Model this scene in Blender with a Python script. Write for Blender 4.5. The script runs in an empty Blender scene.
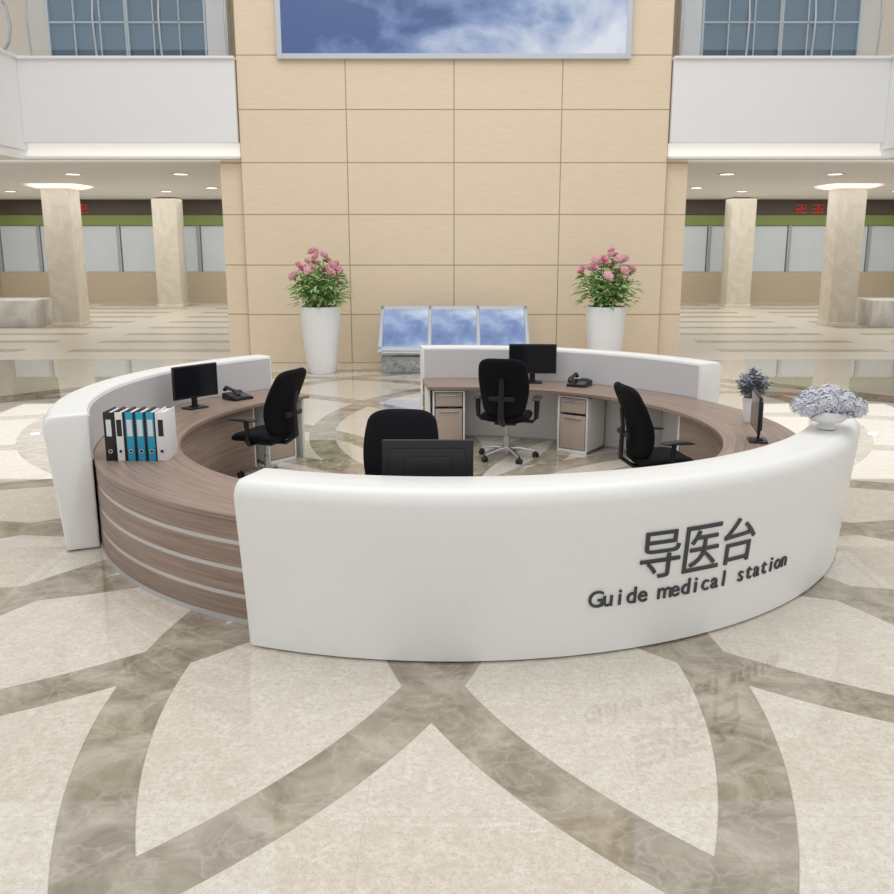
import bpy, bmesh, math, random
from mathutils import Vector, Matrix, Euler
random.seed(7)
S=bpy.context.scene
COL=S.collection
pi=math.pi
CX,CY=-0.02,8.59

def lin(c):
    r=[]
    for x in c:
        x/=255.0
        r.append(x/12.92 if x<=0.04045 else ((x+0.055)/1.055)**2.4)
    return (r[0],r[1],r[2],1)

# ---------------------------------------------------------------- materials
def newmat(name):
    m=bpy.data.materials.new(name); m.use_nodes=True
    nt=m.node_tree; b=nt.nodes['Principled BSDF']
    return m,nt,b
def N(nt,t,**k):
    n=nt.nodes.new(t)
    for a,v in k.items(): setattr(n,a,v)
    return n
def mth(nt,op,a,b=None,c=None):
    n=nt.nodes.new('ShaderNodeMath'); n.operation=op
    for i,x in enumerate((a,b,c)):
        if x is None: continue
        if isinstance(x,(int,float)): n.inputs[i].default_value=x
        else: nt.links.new(x,n.inputs[i])
    return n.outputs[0]
def mix(nt,f,a,b):
    n=nt.nodes.new('ShaderNodeMix'); n.data_type='RGBA'
    if isinstance(f,(int,float)): n.inputs[0].default_value=f
    else: nt.links.new(f,n.inputs[0])
    for i,x in ((6,a),(7,b)):
        if isinstance(x,tuple): n.inputs[i].default_value=x
        else: nt.links.new(x,n.inputs[i])
    return n.outputs[2]
def ramp(nt,f,stops):
    n=nt.nodes.new('ShaderNodeValToRGB'); nt.links.new(f,n.inputs[0])
    el=n.color_ramp.elements
    while len(el)<len(stops): el.new(0.5)
    for e,(p,c) in zip(el,stops): e.position=p; e.color=c
    return n.outputs[0]
def noise(nt,vec,scale,detail=4,rough=.5,dist=0):
    n=nt.nodes.new('ShaderNodeTexNoise'); n.inputs['Scale'].default_value=scale
    n.inputs['Detail'].default_value=detail; n.inputs['Roughness'].default_value=rough
    n.inputs['Distortion'].default_value=dist
    if vec is not None: nt.links.new(vec,n.inputs['Vector'])
    return n.outputs[0]
def objco(nt):
    return nt.nodes.new('ShaderNodeTexCoord').outputs['Object']
def mapping(nt,vec,scale=(1,1,1),loc=(0,0,0)):
    n=nt.nodes.new('ShaderNodeMapping'); nt.links.new(vec,n.inputs[0])
    n.inputs['Scale'].default_value=scale; n.inputs['Location'].default_value=loc
    return n.outputs[0]

def mat(name,col,rough=.5,metal=0,var=.05,scale=18,spec=.5,emit=0,bump=0,coat=0,alpha=1):
    m,nt,b=newmat(name); c=lin(col)
    co=objco(nt); f=noise(nt,co,scale)
    d=tuple(max(0,x*(1-var)) for x in c[:3])+(1,); e=tuple(min(1,x*(1+var)) for x in c[:3])+(1,)
    out=mix(nt,f,d,e)
    nt.links.new(out,b.inputs['Base Color'])
    b.inputs['Roughness'].default_value=rough; b.inputs['Metallic'].default_value=metal
    b.inputs['Specular IOR Level'].default_value=spec
    b.inputs['Coat Weight'].default_value=coat
    b.inputs['Alpha'].default_value=alpha
    if emit:
        nt.links.new(out,b.inputs['Emission Color']); b.inputs['Emission Strength'].default_value=emit
    if bump:
        bn=N(nt,'ShaderNodeBump'); bn.inputs['Strength'].default_value=bump; bn.inputs['Distance'].default_value=.01
        f2=noise(nt,co,scale*8); nt.links.new(f2,bn.inputs['Height']); nt.links.new(bn.outputs[0],b.inputs['Normal'])
    return m

def wood_ring(name,dark,light):
    m,nt,b=newmat(name); co=objco(nt)
    s=N(nt,'ShaderNodeSeparateXYZ'); nt.links.new(co,s.inputs[0])
    ang=mth(nt,'ARCTAN2',s.outputs[1],mth(nt,'MULTIPLY',s.outputs[0],-1))
    r=mth(nt,'SQRT',mth(nt,'ADD',mth(nt,'MULTIPLY',s.outputs[0],s.outputs[0]),mth(nt,'MULTIPLY',s.outputs[1],s.outputs[1])))
    c=N(nt,'ShaderNodeCombineXYZ')
    nt.links.new(mth(nt,'MULTIPLY',ang,4.0),c.inputs[0]); nt.links.new(mth(nt,'MULTIPLY',r,45),c.inputs[1]); nt.links.new(mth(nt,'MULTIPLY',s.outputs[2],45),c.inputs[2])
    f=noise(nt,c.outputs[0],1.0,6,.6,.4)
    nt.links.new(ramp(nt,f,[(.3,lin(dark)),(.7,lin(light))]),b.inputs['Base Color'])
    b.inputs['Roughness'].default_value=.38
    return m

PX=-0.12
def floor_mat():
    m,nt,b=newmat('polished_marble_inlay'); co=objco(nt)
    s=N(nt,'ShaderNodeSeparateXYZ'); nt.links.new(co,s.inputs[0])
    X,Y=s.outputs[0],s.outputs[1]
    flat=N(nt,'ShaderNodeCombineXYZ'); nt.links.new(X,flat.inputs[0]); nt.links.new(Y,flat.inputs[1])
    fv=flat.outputs[0]
    D=4.75; R=4.61; acc=None; K=14
    for k in range(K):
        a=-pi/2+pi/K+k*2*pi/K
        d=N(nt,'ShaderNodeVectorMath',operation='DISTANCE'); nt.links.new(fv,d.inputs[0])
        d.inputs[1].default_value=(PX+D*math.cos(a),8.6+D*math.sin(a),0)
        q=mth(nt,'ABSOLUTE',mth(nt,'SUBTRACT',d.outputs['Value'],R))
        acc=q if acc is None else mth(nt,'MINIMUM',acc,q)
    d=N(nt,'ShaderNodeVectorMath',operation='DISTANCE'); nt.links.new(fv,d.inputs[0]); d.inputs[1].default_value=(PX,8.6,0)
    q=mth(nt,'ABSOLUTE',mth(nt,'SUBTRACT',d.outputs['Value'],9.45)); acc=mth(nt,'MINIMUM',acc,q)
    band=mth(nt,'LESS_THAN',acc,.165)
    fr=mth(nt,'FRACT',mth(nt,'DIVIDE',Y,1.9)); st=mth(nt,'LESS_THAN',fr,.3)
    fx=mth(nt,'FRACT',mth(nt,'DIVIDE',mth(nt,'ADD',X,40),5.0)); st2=mth(nt,'GREATER_THAN',fx,.22)
    far=mth(nt,'GREATER_THAN',Y,19.5)
    st=mth(nt,'MULTIPLY',mth(nt,'MULTIPLY',st,st2),far)
    band=mth(nt,'MAXIMUM',band,st)
    n1=noise(nt,co,3.2,9,.66,.7); n2=noise(nt,co,30,6,.75,.5); n3=noise(nt,co,60,3,.6)
    nL=noise(nt,co,7,6,.65,.6)
    cream=ramp(nt,n2,[(.34,lin((202,192,173))),(.5,lin((224,216,203))),(.66,lin((235,230,222)))])
    cream=mix(nt,ramp(nt,nL,[(.4,(0,0,0,1)),(.62,(.5,.5,.5,1))]),cream,lin((206,196,178)))
    spk=mth(nt,'GREATER_THAN',n3,.6); cream=mix(nt,mth(nt,'MULTIPLY',spk,.55),cream,lin((188,174,150)))
    brown=ramp(nt,n1,[(.36,lin((130,120,101))),(.5,lin((166,156,137))),(.64,lin((194,185,168)))])
    vo=N(nt,'ShaderNodeTexVoronoi',feature='DISTANCE_TO_EDGE'); vo.inputs['Scale'].default_value=3.0
    wv=N(nt,'ShaderNodeVectorMath',operation='ADD'); nt.links.new(co,wv.inputs[0])
    nn=N(nt,'ShaderNodeTexNoise'); nn.inputs['Scale'].default_value=3; nn.inputs['Detail'].default_value=6; nt.links.new(co,nn.inputs['Vector'])
    sc=N(nt,'ShaderNodeVectorMath',operation='SCALE'); nt.links.new(nn.outputs[1],sc.inputs[0]); sc.inputs['Scale'].default_value=.9
    nt.links.new(sc.outputs[0],wv.inputs[1]); nt.links.new(wv.outputs[0],vo.inputs['Vector'])
    vein=ramp(nt,vo.outputs['Distance'],[(.0,(.3,.3,.3,1)),(.06,(0,0,0,1))])
    brown=mix(nt,vein,brown,lin((212,203,188)))
    brown=mix(nt,mth(nt,'MULTIPLY',n2,.4),brown,lin((154,144,124)))
    col=mix(nt,band,cream,brown)
    edge=mth(nt,'LESS_THAN',mth(nt,'ABSOLUTE',mth(nt,'SUBTRACT',acc,.165)),.004)
    jy=mth(nt,'LESS_THAN',mth(nt,'FRACT',mth(nt,'DIVIDE',mth(nt,'ADD',Y,.15),1.25)),.004)
    jx=mth(nt,'LESS_THAN',mth(nt,'FRACT',mth(nt,'DIVIDE',mth(nt,'ADD',X,40.4),1.25)),.004)
    j=mth(nt,'MAXIMUM',edge,mth(nt,'MULTIPLY',mth(nt,'MAXIMUM',jy,jx),.5))
    col=mix(nt,mth(nt,'MULTIPLY',j,.35),col,lin((130,118,100)))
    nt.links.new(col,b.inputs['Base Color'])
    nt.links.new(mth(nt,'ADD',mth(nt,'MULTIPLY',far,.3),.015),b.inputs['Roughness'])
    b.inputs['Specular IOR Level'].default_value=.5
    b.inputs['IOR'].default_value=1.85
    return m

def wall_mat():
    m,nt,b=newmat('beige_veneer_panels'); co=objco(nt)
    s=N(nt,'ShaderNodeSeparateXYZ'); nt.links.new(co,s.inputs[0])
    g=noise(nt,mapping(nt,co,(1.2,1.2,22)),2.2,6,.6,.3)
    big=noise(nt,mapping(nt,co,(.25,.25,1)),1.5,2)
    col=ramp(nt,g,[(.3,lin((232,212,182))),(.7,lin((243,226,200)))])
    col=mix(nt,mth(nt,'MULTIPLY',big,.3),col,lin((226,205,174)))
    def seam(o,step,off,w):
        f=mth(nt,'FRACT',mth(nt,'ADD',mth(nt,'DIVIDE',mth(nt,'ADD',o,off),step),.5))
        return mth(nt,'LESS_THAN',mth(nt,'ABSOLUTE',mth(nt,'SUBTRACT',f,.5)),w/step)
    sm=mth(nt,'MAXIMUM',seam(s.outputs[0],2.12,42.4,.011),seam(s.outputs[2],1.0,10,.011))
    col=mix(nt,mth(nt,'MULTIPLY',sm,.7),col,lin((138,116,84)))
    nt.links.new(col,b.inputs['Base Color']); b.inputs['Roughness'].default_value=.4
    return m

def sky_mat(name,seed,strength=.9,gx=.035,lo=0.0,sc=.5):
    m,nt,b=newmat(name); co=objco(nt)
    v=mapping(nt,co,(sc,sc,sc*1.5),(seed,seed*.7,0))
    f=noise(nt,v,1.8,9,.55,.25)
    s=N(nt,'ShaderNodeSeparateXYZ'); nt.links.new(co,s.inputs[0])
    f2=mth(nt,'ADD',mth(nt,'ADD',f,lo),mth(nt,'MULTIPLY',s.outputs[0],gx))
    col=ramp(nt,f2,[(.36,lin((72,98,150))),(.48,lin((124,148,194))),(.58,lin((182,196,222))),(.72,lin((228,233,244)))])
    b.inputs['Base Color'].default_value=(.02,.02,.02,1); b.inputs['Roughness'].default_value=.2
    nt.links.new(col,b.inputs['Emission Color']); b.inputs['Emission Strength'].default_value=strength
    return m

def marble(name,a,c,rough=.25,scale=1.6):
    m,nt,b=newmat(name); co=objco(nt)
    f=noise(nt,co,scale,9,.65,1.2)
    nt.links.new(ramp(nt,f,[(.3,lin(a)),(.65,lin(c))]),b.inputs['Base Color']); b.inputs['Roughness'].default_value=rough
    return m

M_floor=floor_mat(); M_wall=wall_mat()
M_shell=mat('white_solid_surface',(241,241,238),.32,var=.035,scale=40)
M_inner=mat('light_grey_inner_panel',(206,206,208),.45,var=.02,scale=30)
M_wood=wood_ring('taupe_wood_laminate',(128,106,94),(168,146,132))
M_wood2=mat('taupe_front',(188,170,156),.45,var=.05)
M_inlay=mat('pale_inlay_strip',(205,200,196),.3)
M_plinth=mat('brushed_plinth',(190,188,184),.35)
M_white=mat('white_laminate',(232,232,230),.4,var=.02)
M_black=mat('black_fabric',(20,20,24),.9,var=.3,scale=90,bump=.4,spec=.2)
M_blackp=mat('black_plastic',(24,24,26),.4,var=.1)
M_screen=mat('dark_glossy_screen',(26,29,35),.12,var=.1)
M_chrome=mat('satin_aluminium',(205,207,210),.28,metal=.85,var=.03)
M_castw=mat('caster_rubber',(35,35,38),.5)
M_paint=mat('white_wall_paint',(240,240,240),.6,var=.015,scale=4)
M_beige=mat('beige_wall_paint',(214,206,190),.6,var=.03,scale=2)
M_col=marble('cream_marble_column',(210,202,187),(232,226,213),.35)
M_marble=marble('pale_marble',(196,194,190),(236,234,230))
M_gmarble=marble('grey_pedestal_stone',(112,114,116),(186,188,188),.35,14)
M_lit=mat('lit_cove',(250,246,238),.6,var=.01,emit=.28)
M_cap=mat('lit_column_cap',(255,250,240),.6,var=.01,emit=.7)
M_lamp=mat('lamp_lens',(255,250,240),.6,var=.01,emit=5)
M_metal=mat('grey_metal_frame',(176,182,188),.35,metal=.3)
M_mull=mat('pale_grey_window_frame',(196,204,210),.4)
M_frame=mat('silver_display_frame',(200,206,212),.3,metal=.2)
M_glassb=mat('blue_window_glass',(100,120,138),.35,var=.2,scale=1.2,spec=.2)
M_rail=mat('clear_rail_glass',(190,215,230),.05,alpha=.10)
M_darkb=mat('dark_sign_band',(84,76,68),.5)
M_green=mat('green_band',(134,152,88),.5)
M_count=mat('frosted_counter_glass',(200,208,214),.3,var=.08,scale=.8,emit=.1)
M_taupe=mat('taupe_counter_base',(198,184,162),.4)
M_red=mat('red_lettering',(206,52,38),.5,emit=.1)
M_text=mat('dark_grey_letter',(70,72,76),.4,metal=.3,var=.03)
M_pot=mat('white_glazed_ceramic',(240,240,241),.2,var=.01)
M_soil=mat('dark_soil',(60,45,35),.9)
M_leaf=mat('green_leaf',(146,182,112),.5,var=.4,scale=7)
M_stem=mat('green_stem',(104,130,80),.6)
M_pink=mat('pink_petal',(255,188,204),.55,var=.12,scale=25)
M_lav=mat('pale_lavender_petal',(208,210,218),.6,var=.2,scale=30)
M_lav2=mat('grey_lavender_foliage',(150,152,168),.6,var=.3,scale=30)
M_bblk=mat('black_binder',(25,25,28),.4)
M_bwht=mat('white_binder',(232,232,232),.4,var=.02)
M_bblue=mat('blue_binder',(38,160,196),.4,var=.04)
M_label=mat('paper_label',(225,228,230),.7,var=.02)
M_key=mat('grey_key',(120,122,126),.5)
M_sky=sky_mat('cloudy_sky_image',4.4,.85,.024,.035,.3)
M_sky2=sky_mat('cloudy_sky_image_small',8.3,.95,.0,.05,.5)

# ---------------------------------------------------------------- geometry
class G:
    def __init__(s): s.v=[]; s.f=[]; s.m=[]
    def add(s,vs,fs,mi=0,M=None):
        o=len(s.v)
        for p in vs:
            p=Vector(p)
            if M is not None: p=M@p
            s.v.append(p)
        for f in fs: s.f.append([i+o for i in f]); s.m.append(mi)
        return s
    def bm(s,bm,mi=0,M=None):
        bm.verts.ensure_lookup_table()
        for i,v in enumerate(bm.verts): v.index=i
        s.add([v.co.copy() for v in bm.verts],[[v.index for v in f.verts] for f in bm.faces],mi,M); bm.free(); return s
    def box(s,c,d,bev=0,mi=0,M=None,seg=2,taper=None):
        b=bmesh.new(); bmesh.ops.create_cube(b,size=1)
        for v in b.verts:
            v.co=Vector((v.co.x*d[0],v.co.y*d[1],v.co.z*d[2]))
            if taper and v.co.z>0: v.co.x*=taper[0]; v.co.y*=taper[1]
            v.co+=Vector(c)
        if bev: bmesh.ops.bevel(b,geom=list(b.edges),offset=bev,segments=seg,affect='EDGES',profile=.5)
        return s.bm(b,mi,M)
    def lathe(s,prof,n=32,mi=0,M=None,c=(0,0,0)):
        vs=[];fs=[]
        for r,z in prof:
            for k in range(n):
                a=2*pi*k/n; vs.append((c[0]+r*math.cos(a),c[1]+r*math.sin(a),c[2]+z))
        for i in range(len(prof)-1):
            for k in range(n):
                k2=(k+1)%n; fs.append([i*n+k,i*n+k2,(i+1)*n+k2,(i+1)*n+k])
        if prof[0][0]>1e-4: fs.append([k for k in range(n)][::-1])
        if prof[-1][0]>1e-4: fs.append([(len(prof)-1)*n+k for k in range(n)])
        return s.add(vs,fs,mi,M)
    def tube(s,pts,r,n=10,mi=0,M=None,flat=1.0):
        pts=[Vector(p) for p in pts]; vs=[];fs=[]
        for i,p in enumerate(pts):
            t=(pts[min(i+1,len(pts)-1)]-pts[max(i-1,0)]).normalized()
            up=Vector((0,0,1)) if abs(t.z)<.9 else Vector((0,1,0))
            a=t.cross(up).normalized(); b=a.cross(t).normalized()
            rr=r[i] if isinstance(r,(list,tuple)) else r
            for k in range(n):
                q=2*pi*k/n; vs.append(p+a*math.cos(q)*rr+b*math.sin(q)*rr*flat)
        for i in range(len(pts)-1):
            for k in range(n):
                k2=(k+1)%n; fs.append([i*n+k,i*n+k2,(i+1)*n+k2,(i+1)*n+k])
        fs.append(list(range(n))[::-1]); fs.append([(len(pts)-1)*n+k for k in range(n)])
        return s.add(vs,fs,mi,M)
    def pillow(s,P,nu=16,nv=16,mi=0,M=None):
        b=bmesh.new(); gr={}
        for sd in (-1,1):
            for i in range(nu+1):
                for j in range(nv+1):
                    u=-1+2*i/nu; v=-1+2*j/nv
                    u=math.sin(u*pi/2); v=math.sin(v*pi/2)
                    gr[sd,i,j]=b.verts.new(P(u,v,sd))
            for i in range(nu):
                for j in range(nv):
                    q=[gr[sd,i,j],gr[sd,i+1,j],gr[sd,i+1,j+1],gr[sd,i,j+1]]
                    if sd<0: q=q[::-1]
                    b.faces.new(q)
        bmesh.ops.remove_doubles(b,verts=b.verts,dist=.0008)
        bmesh.ops.dissolve_degenerate(b,edges=b.edges,dist=.0005)
        return s.bm(b,mi,M)
    def arc(s,prof,a0,a1,n,mi=0,inset=0):
        cr=sum(p[0] for p in prof)/len(prof); cz=sum(p[1] for p in prof)/len(prof)
        secs=[]
        da=math.degrees(inset/3.3) if inset else 0
        for i in range(n+1): secs.append((a0+da+(a1-a0-2*da)*i/n,0))
        if inset:
            for q in (.7,1.0):
                e=inset*(1-math.sqrt(max(0,1-q*q)))
                secs.insert(0,(a0+da*(1-q),e)); secs.append((a1-da*(1-q),e))
        vs=[];m=len(prof)
        for a,e in secs:
            A=math.radians(a)
            for r,z in prof:
                rr=r+(e if r<cr else -e); zz=z+(e if z<cz else -e) if e else z
                vs.append((rr*math.cos(A),rr*math.sin(A),zz))
        fs=[]
        for i in range(len(secs)-1):
            for k in range(m):
                k2=(k+1)%m; fs.append([i*m+k,(i+1)*m+k,(i+1)*m+k2,i*m+k2])
        fs.append(list(range(m))); fs.append([(len(secs)-1)*m+k for k in range(m)][::-1])
        return s.add(vs,fs,mi)
    def obj(s,name,mats,parent=None,loc=(0,0,0),rot=(0,0,0),scale=None,smooth=True,ang=38,fix=True):
        me=bpy.data.meshes.new(name); me.from_pydata([tuple(v) for v in s.v],[],s.f)
        if not isinstance(mats,(list,tuple)): mats=[mats]
        for m in mats: me.materials.append(m)
        me.polygons.foreach_set('material_index',s.m)
        if fix:
            b=bmesh.new(); b.from_mesh(me); bmesh.ops.recalc_face_normals(b,faces=b.faces); b.to_mesh(me); b.free()
        if smooth:
            me.shade_smooth(); me.set_sharp_from_angle(angle=math.radians(ang))
        me.update()
        o=bpy.data.objects.new(name,me); COL.objects.link(o)
        if parent: o.parent=parent
        o.location=loc; o.rotation_euler=rot
        if scale: o.scale=scale
        return o
def empty(name,loc=(0,0,0),rot=(0,0,0),scale=1):
    o=bpy.data.objects.new(name,None); COL.objects.link(o); o.location=loc; o.rotation_euler=rot; o.scale=(scale,)*3
    o.empty_display_size=.1
    return o
def tag(o,label,cat,group=None,kind=None):
    o['label']=label; o['category']=cat
    if group: o['group']=group
    if kind: o['kind']=kind
    return o
def struct(o,label=None):
    o['kind']='structure'
    if label: o['label']=label
    return o
def copy_tree(root,loc,rotz,scale=None):
    def rec(o,par):
        c=o.copy(); COL.objects.link(c); c.parent=par
        for ch in list(o.children): rec(ch,c)
        return c
    kids=list(root.children)
    c=root.copy(); COL.objects.link(c)
    for ch in kids: rec(ch,c)
    c.location=loc; c.rotation_euler=(0,0,rotz)
    if scale: c.scale=(scale,)*3
    return c
def box_obj(name,x0,x1,y0,y1,z0,z1,m,bev=0,smooth=True):
    g=G(); g.box((0,0,(z1-z0)/2),(x1-x0,y1-y0,z1-z0),bev)
    return g.obj(name,m,loc=((x0+x1)/2,(y0+y1)/2,z0),smooth=smooth)

# ---------------------------------------------------------------- room shell
g=G(); g.add([(-24,-6,0),(24,-6,0),(24,40,0),(-24,40,0)],[[0,1,2,3]])
struct(g.obj('floor',M_floor,fix=False,smooth=False))
g=G(); g.box((0,3.0,7.0),(8.48,6.0,14.0)); g.box((-4.46,3.05,2.025),(.44,5.9,4.05)); g.box((4.46,3.05,2.025),(.44,5.9,4.05))
struct(g.obj('wall_back',M_wall,loc=(0,19,0),smooth=False))
g=G(); g.box((0,0,5.5),(48,.3,11)); struct(g.obj('wall_far',M_beige,loc=(0,37.9,0),smooth=False))
for sx,nm in ((-1,'wall_left'),(1,'wall_right')):
    g=G(); g.box((0,0,2.02),(.3,18.0,4.04)); struct(g.obj(nm,M_beige,loc=(sx*19,28.7,0),smooth=False))
wi=0
for sx in (-1,1):
    g=G(); g.box((0,0,.15),(14.3,18.0,.3)); struct(g.obj('ceiling',M_paint,loc=(sx*(4.7+7.15),28.72,4.06),smooth=False))
    g=G(); g.box((0,0,.78),(4.2,.22,1.56),.01); g.box((0,-.03,1.56),(4.24,.34,.05),.01)
    struct(g.obj('trim_1',M_paint,loc=(sx*6.36,19.0,4.37),smooth=False),'white balcony parapet')
    g=G(); g.box((0,0,.15),(5.2,.4,.3)); struct(g.obj('trim_2',M_lit,loc=(sx*6.85,19.25,4.07),smooth=False),'lit cove under balcony')
    g=G(); g.box((0,0,.035),(4.4,.34,.05),.008); struct(g.obj('trim_3',M_paint,loc=(sx*6.45,18.98,4.05),smooth=False))
    g=G(); g.box((0,0,.78),(.22,7.0,1.7),.01); g.box((0,0,1.64),(.34,7,.06),.01)
    struct(g.obj('trim_4',M_paint,loc=(sx*8.57,15.6,4.3),smooth=False),'white balcony parapet returning along the side')
    g=G(); g.box((0,0,.1),(3.2,7.0,.2)); struct(g.obj('trim_5',M_paint,loc=(sx*10.1,15.6,4.06),smooth=False))
    g=G(); g.box((0,0,4.7),(15,.3,9.4)); struct(g.obj('wall_upper',M_beige,loc=(sx*12.0,24.4,4.4),smooth=False))
    for k,(xa,xb) in enumerate(((6.1,8.0),(8.04,9.94))):
        wi+=1
        w=empty('window_%d'%wi,(sx*(xa+xb)/2,24.18,4.6)); struct(w)
        W=xb-xa; H=4.2
        g=G()
        for x in (-W/2,W/2): g.box((x,0,H/2),(.05,.12,H))
        for z in (0,H): g.box((0,0,z),(W,.12,.06))
        n=3
        for i in range(1,n): g.box((-W/2+W*i/n,0,H/2),(.028,.09,H))
        for z in (.9,2.12,3.1): g.box((0,0,z),(W,.09,.035))
        g.obj('window_frame',M_mull,parent=w,smooth=False)
        g=G(); g.box((0,.03,H/2),(W,.02,H)); g.obj('window_glass',M_glassb,parent=w,smooth=False)
    g=G(); g.box((0,0,2.5),(.5,.4,5.0)); struct(g.obj('trim_6',M_paint,loc=(sx*5.75,24.1,4.4),smooth=False))
    r=empty('glass_railing',(sx*6.30,19.0,5.965)); tag(r,'glass balcony railing with metal posts and handrail','railing',group='balcony railings')
    for i in range(4):
        x=-1.9+i*1.267
        g=G(); g.tube([(x,0,0),(x,-.05,.35),(x,-.08,.7),(x,0,1.1)],.022,8); g.obj('post',M_metal,parent=r)
    for i in range(3):
        x=-1.9+i*1.267+.633
        g=G(); g.box((x,-.03,.6),(1.2,.012,.95)); g.obj('glass_panel',M_rail,parent=r,smooth=False)
    g=G(); g.tube([(-1.95,0,1.12),(1.95,0,1.12)],.035,10); g.obj('handrail',M_metal,parent=r)
    r=empty('glass_railing',(sx*8.62,15.6,5.97)); tag(r,'glass balcony railing with curved metal posts on side parapet','railing',group='balcony railings')
    for i in range(5):
        y=3.1-i*1.5
        g=G(); g.tube([(0,y,0),(-sx*.14,y,.2),(-sx*.20,y,.5),(-sx*.14,y,.85),(-sx*.02,y,1.05)],.03,8); g.obj('post',M_metal,parent=r)
    g=G(); g.box((-sx*.02,-.1,.55),(.012,6.2,.9)); g.obj('glass_panel',M_rail,parent=r,smooth=False)
    g=G(); g.tube([(0,-3.3,1.08),(0,3.15,1.08)],.035,10); g.obj('handrail',M_metal,parent=r)
    c=empty('service_counter',(sx*13.4,37.55,0)); tag(c,'service counter front with frosted windows under a green band','service counter',group='far service counters')
    g=G(); g.box((0,0,.62),(9.6,.3,1.24)); g.obj('counter_base',M_taupe,parent=c,smooth=False)
    g=G(); g.box((0,0,3.27),(9.6,.2,.4)); g.obj('green_band',M_green,parent=c,smooth=False)
    g=G(); g.box((0,-.02,3.77),(9.6,.26,.58)); g.obj('sign_board',M_darkb,parent=c,smooth=False)
    for i in range(6):
        x=-4.0+i*1.6
        g=G(); g.box((x,.02,2.15),(1.42,.05,1.8)); g.obj('window_pane',M_count,parent=c,smooth=False)
    for i in range(7):
        g=G(); g.box((-4.8+i*1.6,0,2.15),(.12,.14,1.85)); g.obj('mullion',M_metal,parent=c,smooth=False)
    for q in range(5 if sx>0 else 1):
        g=G(); x0=(.35 if sx>0 else -1.3)+q*.66+(1.3 if q==4 else 0)
        for dz in (-.15,0,.15): g.box((x0,-.17,3.70+dz),(.42,.03,.04))
        g.box((x0,-.17,3.70),(.05,.03,.36)); g.box((x0+(.15 if q%2 else -.15),-.17,3.63),(.045,.03,.2))
        if q%2==0: g.box((x0+.15,-.17,3.77),(.045,.03,.2))
        g.obj('red_character',M_red,parent=c,smooth=False)
    for (x,y,w) in ((11.5,27.7,.82),(10.8,35.6,.92)):
        c=empty('column',(sx*x,y,0)); tag(c,'square cream marble column with a lit flared cap','column',group='marble columns')
        g=G(); g.box((0,0,2.0),(w,w,4.0),.04); g.obj('shaft',M_col,parent=c)
        g=G(); g.box((0,0,.06),(w+.06,w+.06,.12),.01); g.obj('base',M_col,parent=c)
        if y<30:
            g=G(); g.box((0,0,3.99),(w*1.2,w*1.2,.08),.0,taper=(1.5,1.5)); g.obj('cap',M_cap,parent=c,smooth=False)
    b=box_obj('marble_bench',sx*13.45-1.2,sx*13.45+1.2,27.0,28.3,0,.78,M_marble,.008); tag(b,'low white marble block bench beside the column','bench',group='marble benches')
dl=None
for sx in (-1,1):
    for (x,y) in ((6.6,23),(9.2,23),(12.2,23),(7.4,29),(9.4,31),(14.5,31),(8.0,35),(13,24.5)):
        if dl is None:
            dl=empty('downlight',(sx*x,y,4.05)); tag(dl,'small round recessed ceiling downlight, lit','ceiling light',group='ceiling downlights')
            g=G(); g.lathe([(.16,0),(.22,-.012),(.22,0)],24); g.obj('trim_ring',M_paint,parent=dl)
            g=G(); g.lathe([(.16,-.006),(.0001,-.012)],24); g.obj('lens',M_lamp,parent=dl)
        else: copy_tree(dl,(sx*x,y,4.05),0)

# ---------------------------------------------------------------- wall screen
w=empty('wall_display',(0,18.93,5.91)); tag(w,'large framed wall screen showing blue cloudy sky','screen')
g=G(); W=6.84; H=2.6
for x in (-W/2+.05,W/2-.05): g.box((x,0,H/2),(.1,.12,H),.01)
for z in (.05,H-.05): g.box((0,0,z),(W-.2,.12,.1),.01)
g.obj('frame',M_frame,parent=w,smooth=False)
g=G(); g.box((0,.02,H/2),(W-.2,.04,H-.2)); g.obj('screen',M_sky,parent=w,smooth=False)

# ---------------------------------------------------------------- info panel (slanted)
w=empty('slanted_information_display',(0.0,17.4,0)); tag(w,'slanted silver display case, three cloudy sky screens, stone base','display')
g=G(); g.box((0,.68,.16),(2.8,1.16,.32),.02); g.box((0,.95,.48),(2.5,.55,.6),.02); g.obj('base',M_gmarble,parent=w)
ang=math.atan2(.80,.92); L=1.22
Mx=Matrix.Translation((0,0,.40))@Matrix.Rotation(ang,4,'X')
g=G(); g.box((0,L/2,-.03),(2.92,L,.08),.012,M=Mx)
for x in (-1.41,-.47,.47,1.41): g.box((x,L/2,.025),(.06,L,.03),.004,M=Mx)
for y in (.08,L-.05): g.box((0,y,.025),(2.88,.1,.03),.004,M=Mx)
g.obj('frame',M_frame,parent=w)
for i in range(3):
    x=-.94+i*.94
    g=G(); g.box((0,0,0),(.86,L-.2,.02)); o=g.obj('screen',M_sky2,parent=w,smooth=False); o.matrix_local=Mx@Matrix.Translation((x,L/2,.022))

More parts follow.
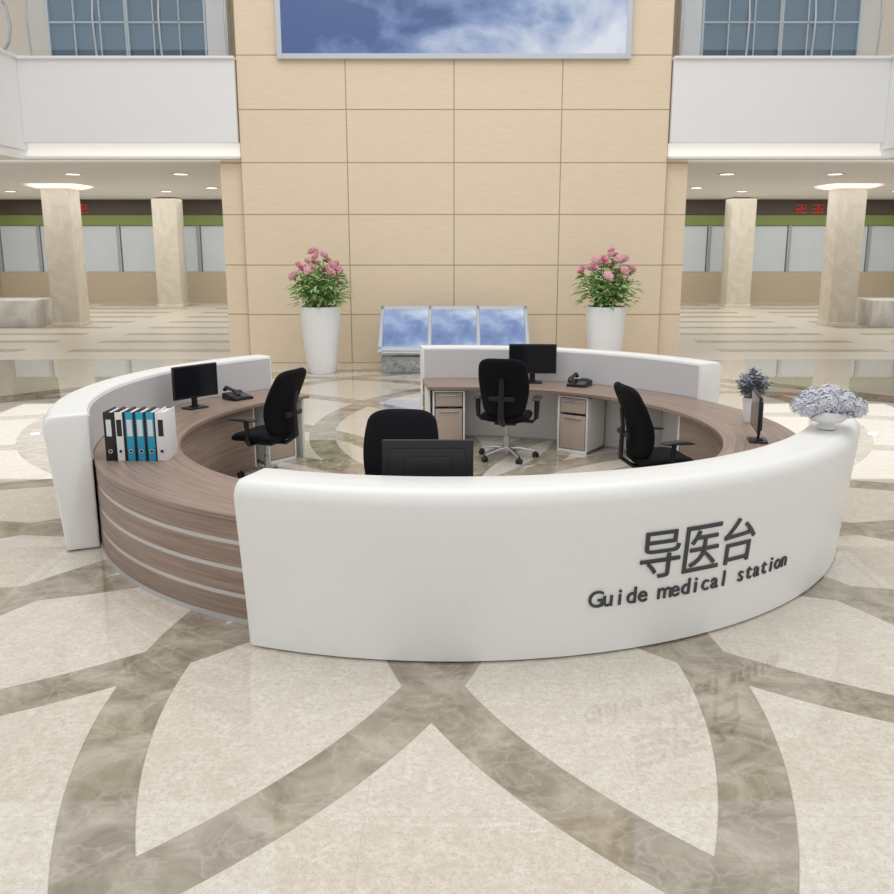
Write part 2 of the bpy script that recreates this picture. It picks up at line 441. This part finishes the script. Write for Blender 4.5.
# ---------------------------------------------------------------- circular station
def router(z):
    t=max(0,min(1,z/.97)); return 3.475+.09*t**1.15
def mkprof(zs):
    prof=[]
    for i in range(9):
        z=.012+(1.0-.012)*i/8; prof.append((router(z),z))
    rc=router(1.0)-.085
    for i in range(1,8):
        a=i/7*pi/2; prof.append((rc+.085*math.cos(a),1.0+.10*math.sin(a)))
    prof+= [(3.232,1.104),(3.222,1.10),(3.218,1.09),(3.218,.9),(3.218,.012)]
    return [(r,.012+(z-.012)*zs) for r,z in prof]
shells=[]
for (a0,a1,zs_,lab) in ((248.5,338.5,1.0,'curved white reception counter front carrying dark lettering'),(132.5,205,1.035,'curved white reception counter screen behind the binders and desk'),(30,97,1.045,'curved white reception counter screen near the entrance opening')):
    g=G(); g.arc(mkprof(zs_),a0,a1,72,inset=.02)
    e=empty('reception_counter',(CX,CY,0)); tag(e,lab,'reception counter',group='curved reception counters')
    g.obj('counter_shell',M_shell,parent=e,ang=50)
    g=G(); g.arc([(3.38,0),(3.38,.012),(3.24,.012),(3.24,0)],a0+.8,a1-.8,48); g.obj('plinth',M_plinth,parent=e)
    zt=1.075*zs_
    g=G(); g.arc([(3.207,.752),(3.219,.752),(3.219,zt),(3.207,zt)],a0+.5,a1-.5,60); g.obj('inner_panel',M_inner,parent=e)
    shells.append(e)

desk=empty('curved_desk',(CX,CY,0)); tag(desk,'ring-shaped wood laminate desk with pale inlay stripes','desk')
RI,RO=2.5,3.205
A0,A1=131.5,457
g=G(); g.arc([(RI,.712),(RI,.744),(RI+.006,.75),(RO-.006,.75),(RO,.744),(RO,.712)],A0,A1,150); g.obj('worktop',M_wood,parent=desk)
g=G()
zs=[(.02,.175),(.205,.36),(.39,.545),(.575,.708)]
for za,zb in zs: g.arc([(3.17,za),(3.195,za),(3.20,za+.006),(3.20,zb-.006),(3.195,zb),(3.17,zb)],A0+.1,A1-.1,150,mi=0)
for z in (.175,.36,.545): g.arc([(3.17,z),(3.194,z),(3.194,z+.03),(3.17,z+.03)],A0+.1,A1-.1,150,mi=1)
g.obj('outer_panel',[M_wood,M_inlay],parent=desk)
g=G(); g.arc([(3.10,0),(3.18,0),(3.18,.019),(3.10,.019)],A0+.1,A1-.1,150); g.arc([(3.202,0),(3.212,0),(3.212,.035),(3.202,.035)],A0+.1,A1-.1,150); g.obj('plinth',M_plinth,parent=desk)
for (b0,b1) in ((149,250),(326,380)):
    g=G(); g.arc([(2.56,.0),(2.60,.0),(2.60,.705),(2.56,.705)],b0,b1,60); g.obj('inner_panel',M_wood,parent=desk)
for (b0,b1) in ((132,148.5),(251,325),(381,456.5)):
    g=G(); g.arc([(3.11,.0),(3.14,.0),(3.14,.705),(3.11,.705)],b0,b1,60); g.obj('back_panel',M_white,parent=desk)
for a in (132.3,148.2,252,325,381.5,398,456.4):
    A=math.radians(a); Mx=Matrix.Rotation(A,4,'Z')
    g=G(); g.box((2.84,0,.353),(.5,.03,.706),.003,M=Mx); g.obj('support_panel',M_white,parent=desk)

# lettering
def text_geo(body,size,ext,off):
    cu=bpy.data.curves.new('t','FONT'); cu.body=body; cu.size=size; cu.extrude=ext; cu.offset=off; cu.align_x='CENTER'; cu.resolution_u=4
    o=bpy.data.objects.new('t',cu); COL.objects.link(o)
    bpy.context.view_layer.update()
    dg=bpy.context.evaluated_depsgraph_get(); me=bpy.data.meshes.new_from_object(o.evaluated_get(dg))
    vs=[v.co.copy() for v in me.vertices]; fs=[list(p.vertices) for p in me.polygons]
    bpy.data.objects.remove(o); return vs,fs
def bend(vs,phi0,x0,z0,sx=1,sy=1):
    out=[]
    for v in vs:
        x=v.x*sx+x0; z=z0+v.y*sy; R=router(z)+v.z+.006
        a=math.radians(phi0)+x/3.53
        out.append((R*math.cos(a),R*math.sin(a),z))
    return out
for i,chh in enumerate('导医台'):
    vs,fs=text_geo(chh,.34,.005,0.0)
    xs=[v.x for v in vs]; ys=[v.y for v in vs]
    wd=max(xs)-min(xs); hh=max(ys)-min(ys); mx=(max(xs)+min(xs))/2; my=(max(ys)+min(ys))/2
    vs=[Vector((v.x-mx,v.y-my,v.z)) for v in vs]
    g=G(); g.add(bend(vs,-63.6,(i-1)*.315,.63,.285/wd,.31/hh),fs)
    o=g.obj('character',M_text,parent=shells[0],smooth=False); o['label']='large dark grey Chinese character'
txt='Guide medical station'; pitch=1.67/len(txt)
for i,ch in enumerate(txt):
    if ch==' ': continue
    vs,fs=text_geo(ch,.155,.005,.001)
    cx=(max(v.x for v in vs)+min(v.x for v in vs))/2
    vs=[Vector((v.x-cx,v.y,v.z)) for v in vs]
    g=G(); g.add(bend(vs,-62.6,(i-(len(txt)-1)/2)*pitch,.328),fs)
    o=g.obj('letter',M_text,parent=shells[0],smooth=False)

# cabinets
def cabinet():
    c=empty('drawer_cabinet'); w,d,h=.40,.48,.69
    g=G()
    g.box((0,d/2,.02),(w,d,.04),.003); g.box((0,d/2,h-.01),(w,d,.02),.003); g.box((0,d-.01,h/2),(w,.02,h),.003)
    for x in (-w/2+.012,w/2-.012): g.box((x,d/2,h/2),(.024,d,h),.003)
    g.obj('body',M_white,parent=c)
    for (z0,z1) in ((.05,.46),(.49,.66)):
        g=G(); g.box((0,.02,(z0+z1)/2),(w-.07,.03,z1-z0),.004); dr=g.obj('drawer',M_wood2,parent=c)
        g=G(); g.box((0,-.006,z1-.03),(w-.16,.018,.016),.004); g.obj('handle',M_chrome,parent=dr)
    return c
cab=cabinet(); tag(cab,'white drawer cabinet with taupe fronts under the desk','cabinet',group='under-desk drawer cabinets')
def place_cyl(phi,r): 
    A=math.radians(phi); return (CX+r*math.cos(A),CY+r*math.sin(A),0)
first=True
for phi in (91,56,139.5):
    p=place_cyl(phi,2.56); rz=math.radians(phi-90)
    if first: cab.location=p; cab.rotation_euler=(0,0,rz); first=False
    else: copy_tree(cab,p,rz)

# ---------------------------------------------------------------- chairs (front = +Y)
def chair():
    c=empty('office_chair')
    g=G()
    def P(u,v,s):
        k=(1-abs(u)**6)**.5*(1-abs(v)**6)**.5
        sq=(1-.12*abs(v)**4); sq2=(1-.12*abs(u)**4)
        x=u*.25*sq*(1-.05*v); y=v*.245*sq2+.02
        z=.475+ s*.05*k -.05*max(0,v-.4)**2*1.6 +.018*u*u
        return (x,y,z)
    g.pillow(P,18,18); g.obj('seat',M_black,parent=c)
    g=G()
    def B(u,v,s):
        t=(v+1)/2
        k=(1-abs(u)**8)**.5*(1-abs(v)**10)**.5
        w=.20+.055*math.sin(min(1,t*1.15)*pi*.7)
        w*=(1-.15*abs(v)**9)
        x=u*w
        y=-.235-.06*t+.045*math.sin(t*pi*1.35+.1) +.06*u*u*(1-.3*t) - .02*max(0,t-.75)*2
        y+= s*.045*k
        z=.52+.64*t -.035*abs(u)**5*t
        return (x,y,z)
    g.pillow(B,20,26); g.obj('backrest',M_black,parent=c)
    g=G()
    g.tube([(0,-.05,.415),(0,-.22,.42),(0,-.33,.50),(0,-.325,.64),(0,-.32,.80),(0,-.34,.95)],[.035,.035,.032,.03,.028,.02],10,flat=.6)
    g.box((0,-.308,.72),(.26,.03,.05),.01)
    g.obj('back_support',M_blackp,parent=c)
    for sx in (-1,1):
        g=G(); g.tube([(sx*.15,0,.425),(sx*.27,0,.43),(sx*.30,0,.47),(sx*.305,-.01,.58),(sx*.305,0,.675)],[.022,.022,.024,.026,.028],10,flat=.7)
        a=g.obj('armrest',M_blackp,parent=c)
        g=G()
        def A(u,v,s,sx=sx):
            k=(1-abs(u)**4)**.5*(1-abs(v)**4)**.5
            return (sx*.305+u*.045*(1-.2*abs(v)**3),.03+v*.13,.69+s*.018*k-.01*v*v)
        g.pillow(A,8,12); g.obj('arm_pad',M_blackp,parent=a)
    g=G(); g.box((0,0,.415),(.22,.26,.04),.01); g.tube([(.09,.05,.41),(.2,.06,.40),(.26,.06,.40)],.007,8); g.obj('tilt_mechanism',M_blackp,parent=c)
    g=G(); g.lathe([(.028,.10),(.028,.26),(.02,.265),(.02,.40)],20); g.obj('gas_lift',M_chrome,parent=c)
    g=G(); g.lathe([(.02,.085),(.05,.085),(.055,.10),(.045,.135),(.03,.14)],20)
    for k in range(5):
        Mx=Matrix.Rotation(2*pi*k/5+.3,4,'Z')
        g.tube([(.03,0,.115),(.12,0,.115),(.22,0,.095),(.30,0,.078)],[.028,.025,.02,.016],8,M=Mx,flat=.7)
    g.obj('star_base',M_chrome,parent=c)
    g=G()
    for sx in (-.017,.017):
        Mx=Matrix.Translation((sx,0,.03))@Matrix.Rotation(pi/2,4,'Y')
        g.lathe([(.012,-.011),(.027,-.011),(.03,-.006),(.03,.006),(.027,.011),(.012,.011)],18,M=Mx)
    g.box((0,0,.05),(.016,.04,.03),.004); g.tube([(0,0,.05),(0,0,.085)],.007,8)
    cm=g.obj('caster',M_castw,parent=c)
    for k in range(5):
        a=2*pi*k/5+.3
        q=cm if k==0 else cm.copy()
        if k: COL.objects.link(q)
        q.parent=c; q.location=(.30*math.cos(a),.30*math.sin(a),0); q.rotation_euler=(0,0,a*1.7)
    return c
ch=chair()
lab='black high-back swivel office chair with armrests and silver star base'
tag(ch,lab,'chair',group='office chairs around the ring desk')
chs=[((-1.98,9.42,0),math.radians(68)),((.62,10.48,0),math.radians(-14)),((1.92,8.36,0),math.radians(-80)),((-.42,6.62,0),math.radians(177))]
ch.location=chs[0][0]; ch.rotation_euler=(0,0,chs[0][1]); ch.scale=(1.14,1.14,1.05)
for p,r in chs[1:]: copy_tree(ch,p,r)

# ---------------------------------------------------------------- monitors (screen faces -Y)
def monitor():
    c=empty('computer_monitor')
    g=G(); g.box((0,0,.30),(.58,.03,.36),.008)
    g.box((0,.022,.29),(.50,.022,.28),.01,taper=(.95,1))
    g.box((0,.036,.30),(.30,.012,.16),.006)
    g.obj('casing',M_blackp,parent=c)
    g=G(); g.box((0,-.0155,.305),(.55,.003,.32)); g.obj('screen',M_screen,parent=c,smooth=False)
    g=G(); g.box((0,.035,.12),(.07,.02,.23),.006); g.box((0,.03,.008),(.24,.18,.014),.006); g.box((0,.05,.02),(.10,.06,.02),.006)
    g.obj('stand',M_blackp,parent=c)
    return c
mo=monitor(); tag(mo,'black flat-screen computer monitor standing on the wooden desk','monitor',group='desk monitors')
ms=[((-2.74,9.6,.751),math.radians(52),.97),((.98,11.36,.751),math.radians(-3),1.02),((2.68,7.98,.751),math.radians(-101),.9),((-.17,5.78,.751),math.radians(180),1.02)]
mo.location=ms[0][0]; mo.rotation_euler=(0,0,ms[0][1]); mo.scale=(.97,)*3
for p,r,s in ms[1:]: copy_tree(mo,p,r,s)

def phone():
    c=empty('desk_telephone')
    g=G(); b=bmesh.new(); bmesh.ops.create_cube(b,size=1)
    for v in b.verts:
        v.co=Vector((v.co.x*.22,v.co.y*.22,(.02 if v.co.y<0 else .06) if v.co.z>0 else 0))
    bmesh.ops.bevel(b,geom=list(b.edges),offset=.006,segments=2,affect='EDGES'); g.bm(b)
    g.obj('body',M_blackp,parent=c)
    g=G(); g.tube([(-.07,-.11,.055),(-.07,-.08,.085),(-.07,0,.10),(-.07,.08,.112),(-.07,.11,.085)],[.024,.026,.018,.026,.024],10,flat=.75); g.obj('handset',M_blackp,parent=c)
    g=G(); Mx=Matrix.Rotation(math.atan2(.04,.22),4,'X')
    for i in range(3):
        for j in range(4): g.box((.01+i*.03,-.07+j*.026,.044),(.02,.015,.006),.001,M=Mx)
    g.obj('keypad',M_key,parent=c)
    g=G(); g.box((.04,.065,.058),(.09,.045,.005),M=Mx); g.obj('display',M_screen,parent=c)
    g=G(); pts=[]
    for i in range(60):
        t=i/59; pts.append((-.09-.03*math.sin(t*pi)+.008*math.cos(i*1.6),-.11+.0+.2*t*.9,.012+.008*math.sin(i*1.6)))
    g.tube(pts,.003,6); g.obj('cord',M_blackp,parent=c)
    return c
ph=phone(); tag(ph,'black desk telephone with coiled cord on the wooden desk','telephone',group='desk telephones')
ph.location=(-2.44,10.2,.751); ph.rotation_euler=(0,0,math.radians(50)); ph.scale=(1.15,)*3
copy_tree(ph,(1.54,11.14,.751),math.radians(-28))
# ---------------------------------------------------------------- binders
def binder(mcover,mspine,x,y,label):
    w,d,h=.082,.27,.40
    c=empty('ring_binder',(x,y,.751)); tag(c,label,'binder',group='ring binders standing on the desk')
    g=G()
    for sx in (-1,1): g.box((sx*(w/2-.0055),d/2,h/2),(.011,d,h),.002)
    g.obj('cover',mcover,parent=c)
    g=G(); g.box((0,.004,h/2),(w-.022,.008,h),.003); sp=g.obj('spine',mspine,parent=c)
    g=G(); g.box((0,-.0012,h*.68),(w*.5,.002,h*.34)); g.obj('spine_label',M_label if mspine is not M_bwht else M_bblk,parent=c,smooth=False)
    g=G(); Mx=Matrix.Translation((0,-.001,h*.2))@Matrix.Rotation(pi/2,4,'X'); g.lathe([(.011,-.001),(.017,-.001),(.017,.003),(.011,.003),(.011,-.001)],20,M=Mx); g.obj('finger_ring',M_chrome,parent=c)
    g=G(); g.box((0,d/2+.01,h/2),(w*.6,d-.03,h-.03)); g.obj('papers',M_label,parent=c,smooth=False)
bs=[(M_bblk,M_bblk,'black'),(M_bblk,M_bwht,'white-spined black'),(M_bblk,M_bblue,'blue-spined black'),(M_bblk,M_bblue,'blue-spined black'),(M_bblk,M_bblue,'blue-spined black'),(M_bwht,M_bwht,'white')]
for i,(a,b_,n) in enumerate(bs):
    binder(a,b_,-2.78+i*.0835,7.22,n+' lever-arch ring binder standing on the desk')

# ---------------------------------------------------------------- plants
def leaf(g,p,d,L,W,mi=0,droop=.3):
    d=Vector(d).normalized(); up=Vector((0,0,1))
    if abs(d.z)>.95: up=Vector((1,0,0))
    a=d.cross(up).normalized(); n=a.cross(d).normalized()
    a=(a*math.cos(.6*random.uniform(-1,1))+n*math.sin(.6*random.uniform(-1,1))).normalized()
    p=Vector(p); pts=[]
    for t,w in ((0,.1),(.3,.85),(.65,.8),(1,.03)):
        c=p+d*L*t-Vector((0,0,1))*L*droop*t*t
        pts.append((c-a*W*w*.5+n*W*.12*w,c-n*W*.0,c+a*W*w*.5+n*W*.12*w))
    vs=[];fs=[]
    for q in pts: vs+=list(q)
    for i in range(3):
        for k in range(2): fs.append([i*3+k,i*3+k+1,(i+1)*3+k+1,(i+1)*3+k])
    g.add(vs,fs,mi)
def rosette(R):
    g=G()
    for layer,(n,el,sc) in enumerate(((6,.15,1.0),(6,.55,.92),(5,.95,.8),(4,1.25,.62),(1,1.5,.4))):
        for k in range(n):
            a=2*pi*k/n+layer*.5
            d=Vector((math.cos(a)*math.cos(el),math.sin(a)*math.cos(el),math.sin(el)))
            side=Vector((-math.sin(a),math.cos(a),0))
            vs=[];nn=5
            for i in range(nn):
                t=i/(nn-1)
                wd=R*.75*sc*math.sin(max(.12,min(t*1.0,1))*pi*.62+.05)
                for j in (-1,-.5,0,.5,1):
                    c=d*R*sc*t + side*wd*j*.62 + Vector((0,0,1))*R*.28*t*t*(1 if layer<3 else 0) + (Vector((0,0,.18*R))*abs(j)**2)
                    c-= Vector((d.x,d.y,0))*R*.2*abs(j)**2
                    vs.append(c)
            fs=[]
            for i in range(nn-1):
                for j in range(4): fs.append([i*5+j,i*5+j+1,(i+1)*5+j+1,(i+1)*5+j])
            g.add(vs,fs)
    return g
def big_plant(x,y,seed,label):
    random.seed(seed)
    c=empty('potted_plant',(x,y,0)); tag(c,label,'potted plant',group='flowering potted plants')
    g=G(); g.lathe([(.0001,.0),(.25,.0),(.27,.02),(.30,.25),(.345,.65),(.375,1.0),(.385,1.2),(.38,1.26),(.365,1.27),(.35,1.25),(.345,1.2),(.0001,1.2)],40); g.obj('pot',M_pot,parent=c)
    g=G(); g.lathe([(.34,1.2),(.34,1.215),(.15,1.235),(.0001,1.24)],24); g.obj('soil',M_soil,parent=c)
    gs=G(); gl=G(); heads=[]
    NH=22
    for k in range(NH):
        a=k*2.39996+random.uniform(-.2,.2); rr=math.sqrt((k+.5)/NH)
        tip=Vector((math.cos(a)*.54*rr,math.sin(a)*.54*rr,1.36+.80*(1-.55*rr*rr)+random.uniform(-.10,.10)))
        b=Vector((math.cos(a)*.12*rr,math.sin(a)*.12*rr,1.2)); mid=(b+tip)/2+Vector((math.cos(a)*.06,math.sin(a)*.06,.06))
        gs.tube([b,mid,tip],[.009,.007,.005],6)
        for q in range(30):
            t=random.uniform(.15,.97); p=b.lerp(mid,t*2) if t<.5 else mid.lerp(tip,t*2-1)
            aa=random.uniform(0,2*pi); leaf(gl,p,(math.cos(aa),math.sin(aa),random.uniform(-.2,.7)),random.uniform(.12,.22),random.uniform(.055,.085))
        heads.append((tip,a,rr))
    for q in range(170):
        aa=random.uniform(0,2*pi); rr=random.uniform(.1,.55)
        leaf(gl,(math.cos(aa)*rr,math.sin(aa)*rr,1.28+random.uniform(0,.45)),(math.cos(aa),math.sin(aa),random.uniform(-.1,.6)),random.uniform(.12,.22),.08,droop=.5)
    gs.obj('stems',M_stem,parent=c); gl.obj('leaves',M_leaf,parent=c,fix=False)
    r=rosette(.105); f0=None
    for tip,a,rr in heads[:18]:
        if f0 is None: f0=r.obj('flower',M_pink,parent=c,fix=False,ang=80); q=f0
        else: q=f0.copy(); COL.objects.link(q); q.parent=c
        q.location=tip+Vector((0,0,.03)); q.rotation_euler=(random.uniform(-.3,.3)-.7*rr*math.sin(a)+.5,.7*rr*math.cos(a),random.uniform(0,6)); s=random.uniform(.75,1.2); q.scale=(s,s,s)
big_plant(-2.55,17.6,11,'tall white pot with pink peonies and green leaves beside the wall')
big_plant(2.90,17.6,23,'tall white pot with pink peonies and green leaves beside the wall')

def floret_ball(R,n,s):
    g=G()
    for k in range(n):
        z=1-(k+.5)/n*1.55; a=k*2.39996; rr=math.sqrt(max(0,1-z*z)); d=Vector((rr*math.cos(a),rr*math.sin(a),z))
        p=d*R*random.uniform(.80,1.1)
        u=d.cross(Vector((.3,.2,1))).normalized(); v=d.cross(u); ph=random.uniform(0,2)
        for q in range(4):
            b=ph+q*pi/2; e=u*math.cos(b)+v*math.sin(b); f=d.cross(e)
            g.add([p,p+e*s*.6+f*s*.42+d*s*.1,p+e*s*1.05+d*s*.22,p+e*s*.6-f*s*.42+d*s*.1],[[0,1,2,3]])
    return g
random.seed(5)
px,py,_=place_cyl(-32.2,3.36)
c=empty('flower_bowl',(px,py,1.110)); tag(c,'white footed bowl filled with pale lavender hydrangeas on the counter','flower arrangement')
c.scale=(.95,.95,.95)
g=G(); g.lathe([(.0001,0),(.075,0),(.08,.012),(.055,.03),(.06,.04),(.12,.06),(.165,.10),(.178,.15),(.172,.155),(.155,.11),(.0001,.09)],36); g.obj('bowl',M_pot,parent=c)
fb=floret_ball(.095,80,.024); f0=None
pos=[(0,0,.25,1.1),(.13,0,.22,1.0),(-.13,.02,.22,1.0),(.06,.13,.22,1),(-.06,-.13,.21,1),(.08,-.12,.20,.95),(-.08,.12,.22,.95),(.22,-.02,.17,.85),(-.22,-.02,.17,.85),(.16,-.12,.16,.8),(-.17,-.11,.16,.8),(.15,.13,.17,.8),(-.16,.13,.17,.8)]
for (x,y,z,s) in pos:
    if f0 is None: f0=fb.obj('flower_head',M_lav,parent=c,fix=False); q=f0
    else: q=f0.copy(); COL.objects.link(q); q.parent=c
    q.location=(x,y,z); q.scale=(s,s,s*.9); q.rotation_euler=(-y*1.5,x*1.5,random.uniform(0,6))
g=G()
for k in range(60):
    a=random.uniform(0,2*pi); leaf(g,(math.cos(a)*.12,math.sin(a)*.12,.14),(math.cos(a),math.sin(a),random.uniform(0,.6)),random.uniform(.1,.17),.05)
g.obj('leaves',M_lav2,parent=c,fix=False)
c=empty('vase_plant',(2.91,8.85,.751)); tag(c,'small white vase with grey-lavender sprigs on the wooden desk','flower vase')
g=G(); g.lathe([(.0001,0),(.05,0),(.055,.01),(.068,.1),(.075,.2),(.078,.24),(.07,.245),(.064,.2),(.0001,.18)],28); g.obj('vase',M_pot,parent=c)
gs=G(); gl=G()
for k in range(44):
    a=random.uniform(0,2*pi); rr=random.uniform(0,1)**.7
    b=Vector((math.cos(a)*.03*rr,math.sin(a)*.03*rr,.19)); tip=Vector((math.cos(a)*.18*rr,math.sin(a)*.18*rr,.30+.22*(1-.5*rr)+random.uniform(-.03,.03)))
    gs.tube([b,(b+tip)/2+Vector((0,0,.02)),tip],.003,5)
    for q in range(24):
        p=b.lerp(tip,random.uniform(.35,1.0)); aa=random.uniform(0,2*pi); leaf(gl,p,(math.cos(aa),math.sin(aa),random.uniform(-.2,.9)),random.uniform(.03,.06),.028)
gs.obj('stems',M_stem,parent=c); gl.obj('sprigs',M_lav2,parent=c,fix=False)

# ---------------------------------------------------------------- light
W=bpy.data.worlds.new('W'); S.world=W; W.use_nodes=True
bg=W.node_tree.nodes['Background']; bg.inputs[0].default_value=(.99,.99,1,1); bg.inputs[1].default_value=.80
def area(name,loc,rot,sx,sy,p,col=(1,1,1)):
    l=bpy.data.lights.new(name,'AREA'); l.shape='RECTANGLE'; l.size=sx; l.size_y=sy; l.energy=p; l.color=col
    o=bpy.data.objects.new(name,l); COL.objects.link(o); o.location=loc; o.rotation_euler=rot; return o
area('atrium_light',(0,8.5,11),(0,0,0),11,11,600,(1,.99,.98))
for sx in (-1,1):
    area('hall_light',(sx*11.5,30.7,4.0),(0,0,0),12,12,450,(1,.98,.95))

cam=bpy.data.cameras.new('cam'); co=bpy.data.objects.new('cam',cam); COL.objects.link(co)
co.location=(0,0,2.5); co.rotation_euler=(math.radians(90-12.75),0,0)
cam.sensor_width=36; cam.lens=36*915/894; cam.shift_x=-7/894; cam.clip_end=200
S.camera=co
S.view_settings.view_transform='Standard'
